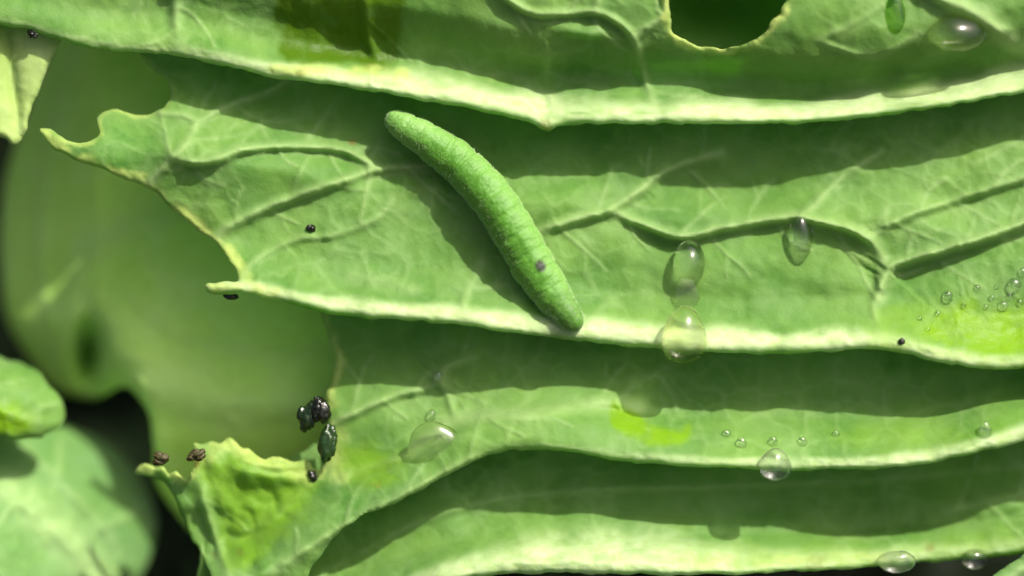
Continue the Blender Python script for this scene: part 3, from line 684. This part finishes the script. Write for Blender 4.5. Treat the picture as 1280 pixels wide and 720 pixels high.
drop('clear oval water drop with a dark top right of the caterpillar', LB, 861, 329, 20, 29, 23, M_WC)
drop('narrow green water film joining the dark topped drop to the hanging drop', LB, 858, 376, 16, 32, 5, M_WG)
drop('large round pale drop hanging from the rib right of the caterpillar', LB, 856, 419, 28, 36, 25, M_WG, sag=0.2)
drop('small oval clear drop on the vein upper right of the dark topped drop', LB, 1001, 297, 15, 31, 16, M_WC, sag=-0.12)
drop('wide yellow green drop under the thick vein in the top right corner', LA, 1196, 40, 36, 25, 26, M_WG, sag=0.1)
drop('narrow green droplet at the top edge right of the round hole', LA, 1119, 16, 12, 26, 5, M_WD, sag=0.15)
drop('wide flat lens shaped drop with bright rim at the lower chewed leaf', LC, 541, 556, 34, 28, 13, M_WG, sag=0.12, ang=-25)
drop('tiny sparkling droplet just above the flat lens shaped drop', LC, 539, 520, 6, 8, 6)
drop('tiny droplet on the vein fork highest above the lens shaped drop', LC, 548, 472, 6, 9, 6)
drop('round clear drop hanging from the lower rib at centre right', LC, 969, 580, 20, 20, 16, sag=0.15)
for lab, x, y, r in (('leftmost tiny droplet in the row above the hanging lower drop', 908, 543, 6), ('second tiny droplet from the left above the hanging lower drop', 927, 554, 7),
                     ('tiny droplet straight above the round hanging lower drop', 966, 552, 6), ('tiny droplet to the right above the round hanging lower drop', 1003, 552, 6),
                     ('rightmost faint tiny droplet in the row on the lower rib', 1045, 543, 5)):
    drop(lab, LC, x, y, r, r * 1.2, r * 0.9)
drop('tiny bright droplet at the edge of the yellow wet patch', LB, 1185, 371, 6, 9, 6)
drop('small droplet at the right picture edge above the yellow wet patch', LB, 1268, 356, 9, 9, 7)
drop('small dark droplet right of the wet patch near the right edge', LB, 1254, 382, 7, 6, 5)
drop('bright white topped drop under the lowest leaf at bottom right', LD, 1121, 702, 25, 14, 14)
drop('sparkling dark drop at the bottom edge near the right corner', LD, 1218, 699, 17, 13, 13)
for n_, (x, y, r) in enumerate(sorted(((1222, 360, 4), (1240, 372, 3.5), (1205, 382, 3), (1262, 370, 4), (1275, 378, 4), (1232, 384, 3), (1172, 392, 3.5), (1150, 398, 3), (1246, 358, 3), (1278, 340, 5), (1160, 412, 3)))):
    drop('%s tiny scattered droplet from the left along the yellow wet patch' % ('first second third fourth fifth sixth seventh eighth ninth tenth last'.split()[n_]), LB, x, y, r, r * 1.15, r * 0.9, group='tiny droplets scattered over the wet patch')
drop('small drop on the lower rib at the far right', LC, 1232, 540, 8, 14, 6)

# ------------------------------------------------------------------ caterpillar droppings
def dark_mat(name, a, b, rough):
    m, nt, out = new_mat(name); L = nt.links.new; geo = nt.nodes.new('ShaderNodeNewGeometry')
    n = N(nt, 'ShaderNodeTexNoise', Scale=2500.0, Detail=4.0); L(geo.outputs['Position'], n.inputs['Vector'])
    p = nt.nodes.new('ShaderNodeBsdfPrincipled'); L(mixc(nt, n.outputs['Fac'], a, b), p.inputs['Base Color']); p.inputs['Roughness'].default_value = rough
    bu = N(nt, 'ShaderNodeBump', Strength=0.5, Distance=0.0002); L(n.outputs['Fac'], bu.inputs['Height']); L(bu.outputs[0], p.inputs['Normal']); L(p.outputs[0], out.inputs['Surface']); return m
M_BLK = dark_mat('dark_frass', (0.003, 0.004, 0.002), (0.012, 0.014, 0.006), 0.22)
M_BRN = dark_mat('brown_frass', (0.012, 0.011, 0.003), (0.07, 0.06, 0.008), 0.6)

def pellet(label, leaf, px, py, rx, ry, rd, mat, ang=0, d=None, lumps=2, seed=1):
    r_ = np.random.default_rng(seed); d0 = leaf.h(px, py) + rd * 0.5 if d is None else d
    V = []; F = []
    for q in range(lumps):
        ox, oy, s = (0, 0, 1.0) if q == 0 else (r_.uniform(-.85, .85) * rx, r_.uniform(-.7, .7) * ry, r_.uniform(.5, .85))
        v0 = len(V)
        for i in range(17):
            th = math.pi * i / 16
            for j in range(24):
                f = 2 * math.pi * j / 24; x, y, z = math.sin(th) * math.cos(f), math.cos(th), math.sin(th) * math.sin(f)
                w = s * (1 + 0.20 * vnoise(np.array([x * 1.7 + 9 * q + seed]), np.array([y * 1.7 + z * 1.3]), 0.7, 500 + seed)[0] + 0.16 * vnoise(np.array([x * 2.3 + z * 3.1 + 5 * q]), np.array([y * 3.7 - z * 1.9 + seed]), 0.55, 530 + seed)[0])
                a = math.radians(ang); X, Y = x * rx * w, y * ry * w
                V.append((px + ox + X * math.cos(a) - Y * math.sin(a), py + oy + X * math.sin(a) + Y * math.cos(a), d0 + z * rd * w))
        for i in range(16):
            for j in range(24): F.append((v0 + i * 24 + j, v0 + i * 24 + (j + 1) % 24, v0 + (i + 1) * 24 + (j + 1) % 24, v0 + (i + 1) * 24 + j))
    V = np.array(V); o = mesh_obj('frass_pellet', P(V[:, 0], V[:, 1], V[:, 2]), F, mat, None, P1(px, py, d0))
    return tag(o, label, 'dropping', 'caterpillar droppings on the leaves')
M_WET2 = dark_mat('wet_leaf_green_frass', (0.006, 0.020, 0.002), (0.014, 0.045, 0.004), 0.3)
M_WET = dark_mat('wet_green_frass', (0.004, 0.010, 0.002), (0.009, 0.028, 0.003), 0.25)
pellet('wet dark green dropping left of the black one on the chewed edge', LC, 385, 522, 10, 15, 9, M_WET, 10, d=-16, lumps=6, seed=12)
pellet('long dark green wet dropping hanging lowest on the chewed edge', LC, 408, 552, 10, 22, 8, M_WET2, 4, d=-20, lumps=6, seed=14)
pellet('black wet dropping above the long dark green one at the chewed edge', LC, 403, 514, 9, 15, 8, M_BLK, -15, d=-8, lumps=6, seed=2)
pellet('small dark dropping in the middle of the leaf left of the caterpillar', LB, 390, 286, 5, 4, 4, M_BLK, -35, seed=3)
pellet('tiny dark speck hanging under the pale torn tip', LB, 289, 371, 9, 3.5, 4, M_BLK, 0, d=8, lumps=1, seed=4)
pellet('tiny dark speck on the top left edge of the uppermost leaf', LA, 40, 42, 6, 5, 4, M_BLK, 20, seed=5)
pellet('dark brown dropping on the leftmost pale tip of the yellow flap', LC, 203, 573, 8, 6, 6, M_BRN, 0, lumps=6, seed=6, d=10)
pellet('brown dropping in the notch of the yellow flap', LC, 248, 568, 9, 6, 6, M_BRN, -30, lumps=6, seed=7, d=2)
pellet('small black speck below the long dark green dropping', LC, 391, 595, 5, 8, 5, M_BLK, -35, lumps=1, seed=8)
pellet('tiny dark speck in the pale corner of the wet patch', LB, 1127, 427, 4, 4, 3, M_BLK, 0, lumps=1, seed=9)

scene.render.engine = 'CYCLES'
scene.cycles.use_denoising = True
scene.cycles.max_bounces = 8; scene.cycles.transmission_bounces = 6; scene.cycles.diffuse_bounces = 3; scene.cycles.glossy_bounces = 3
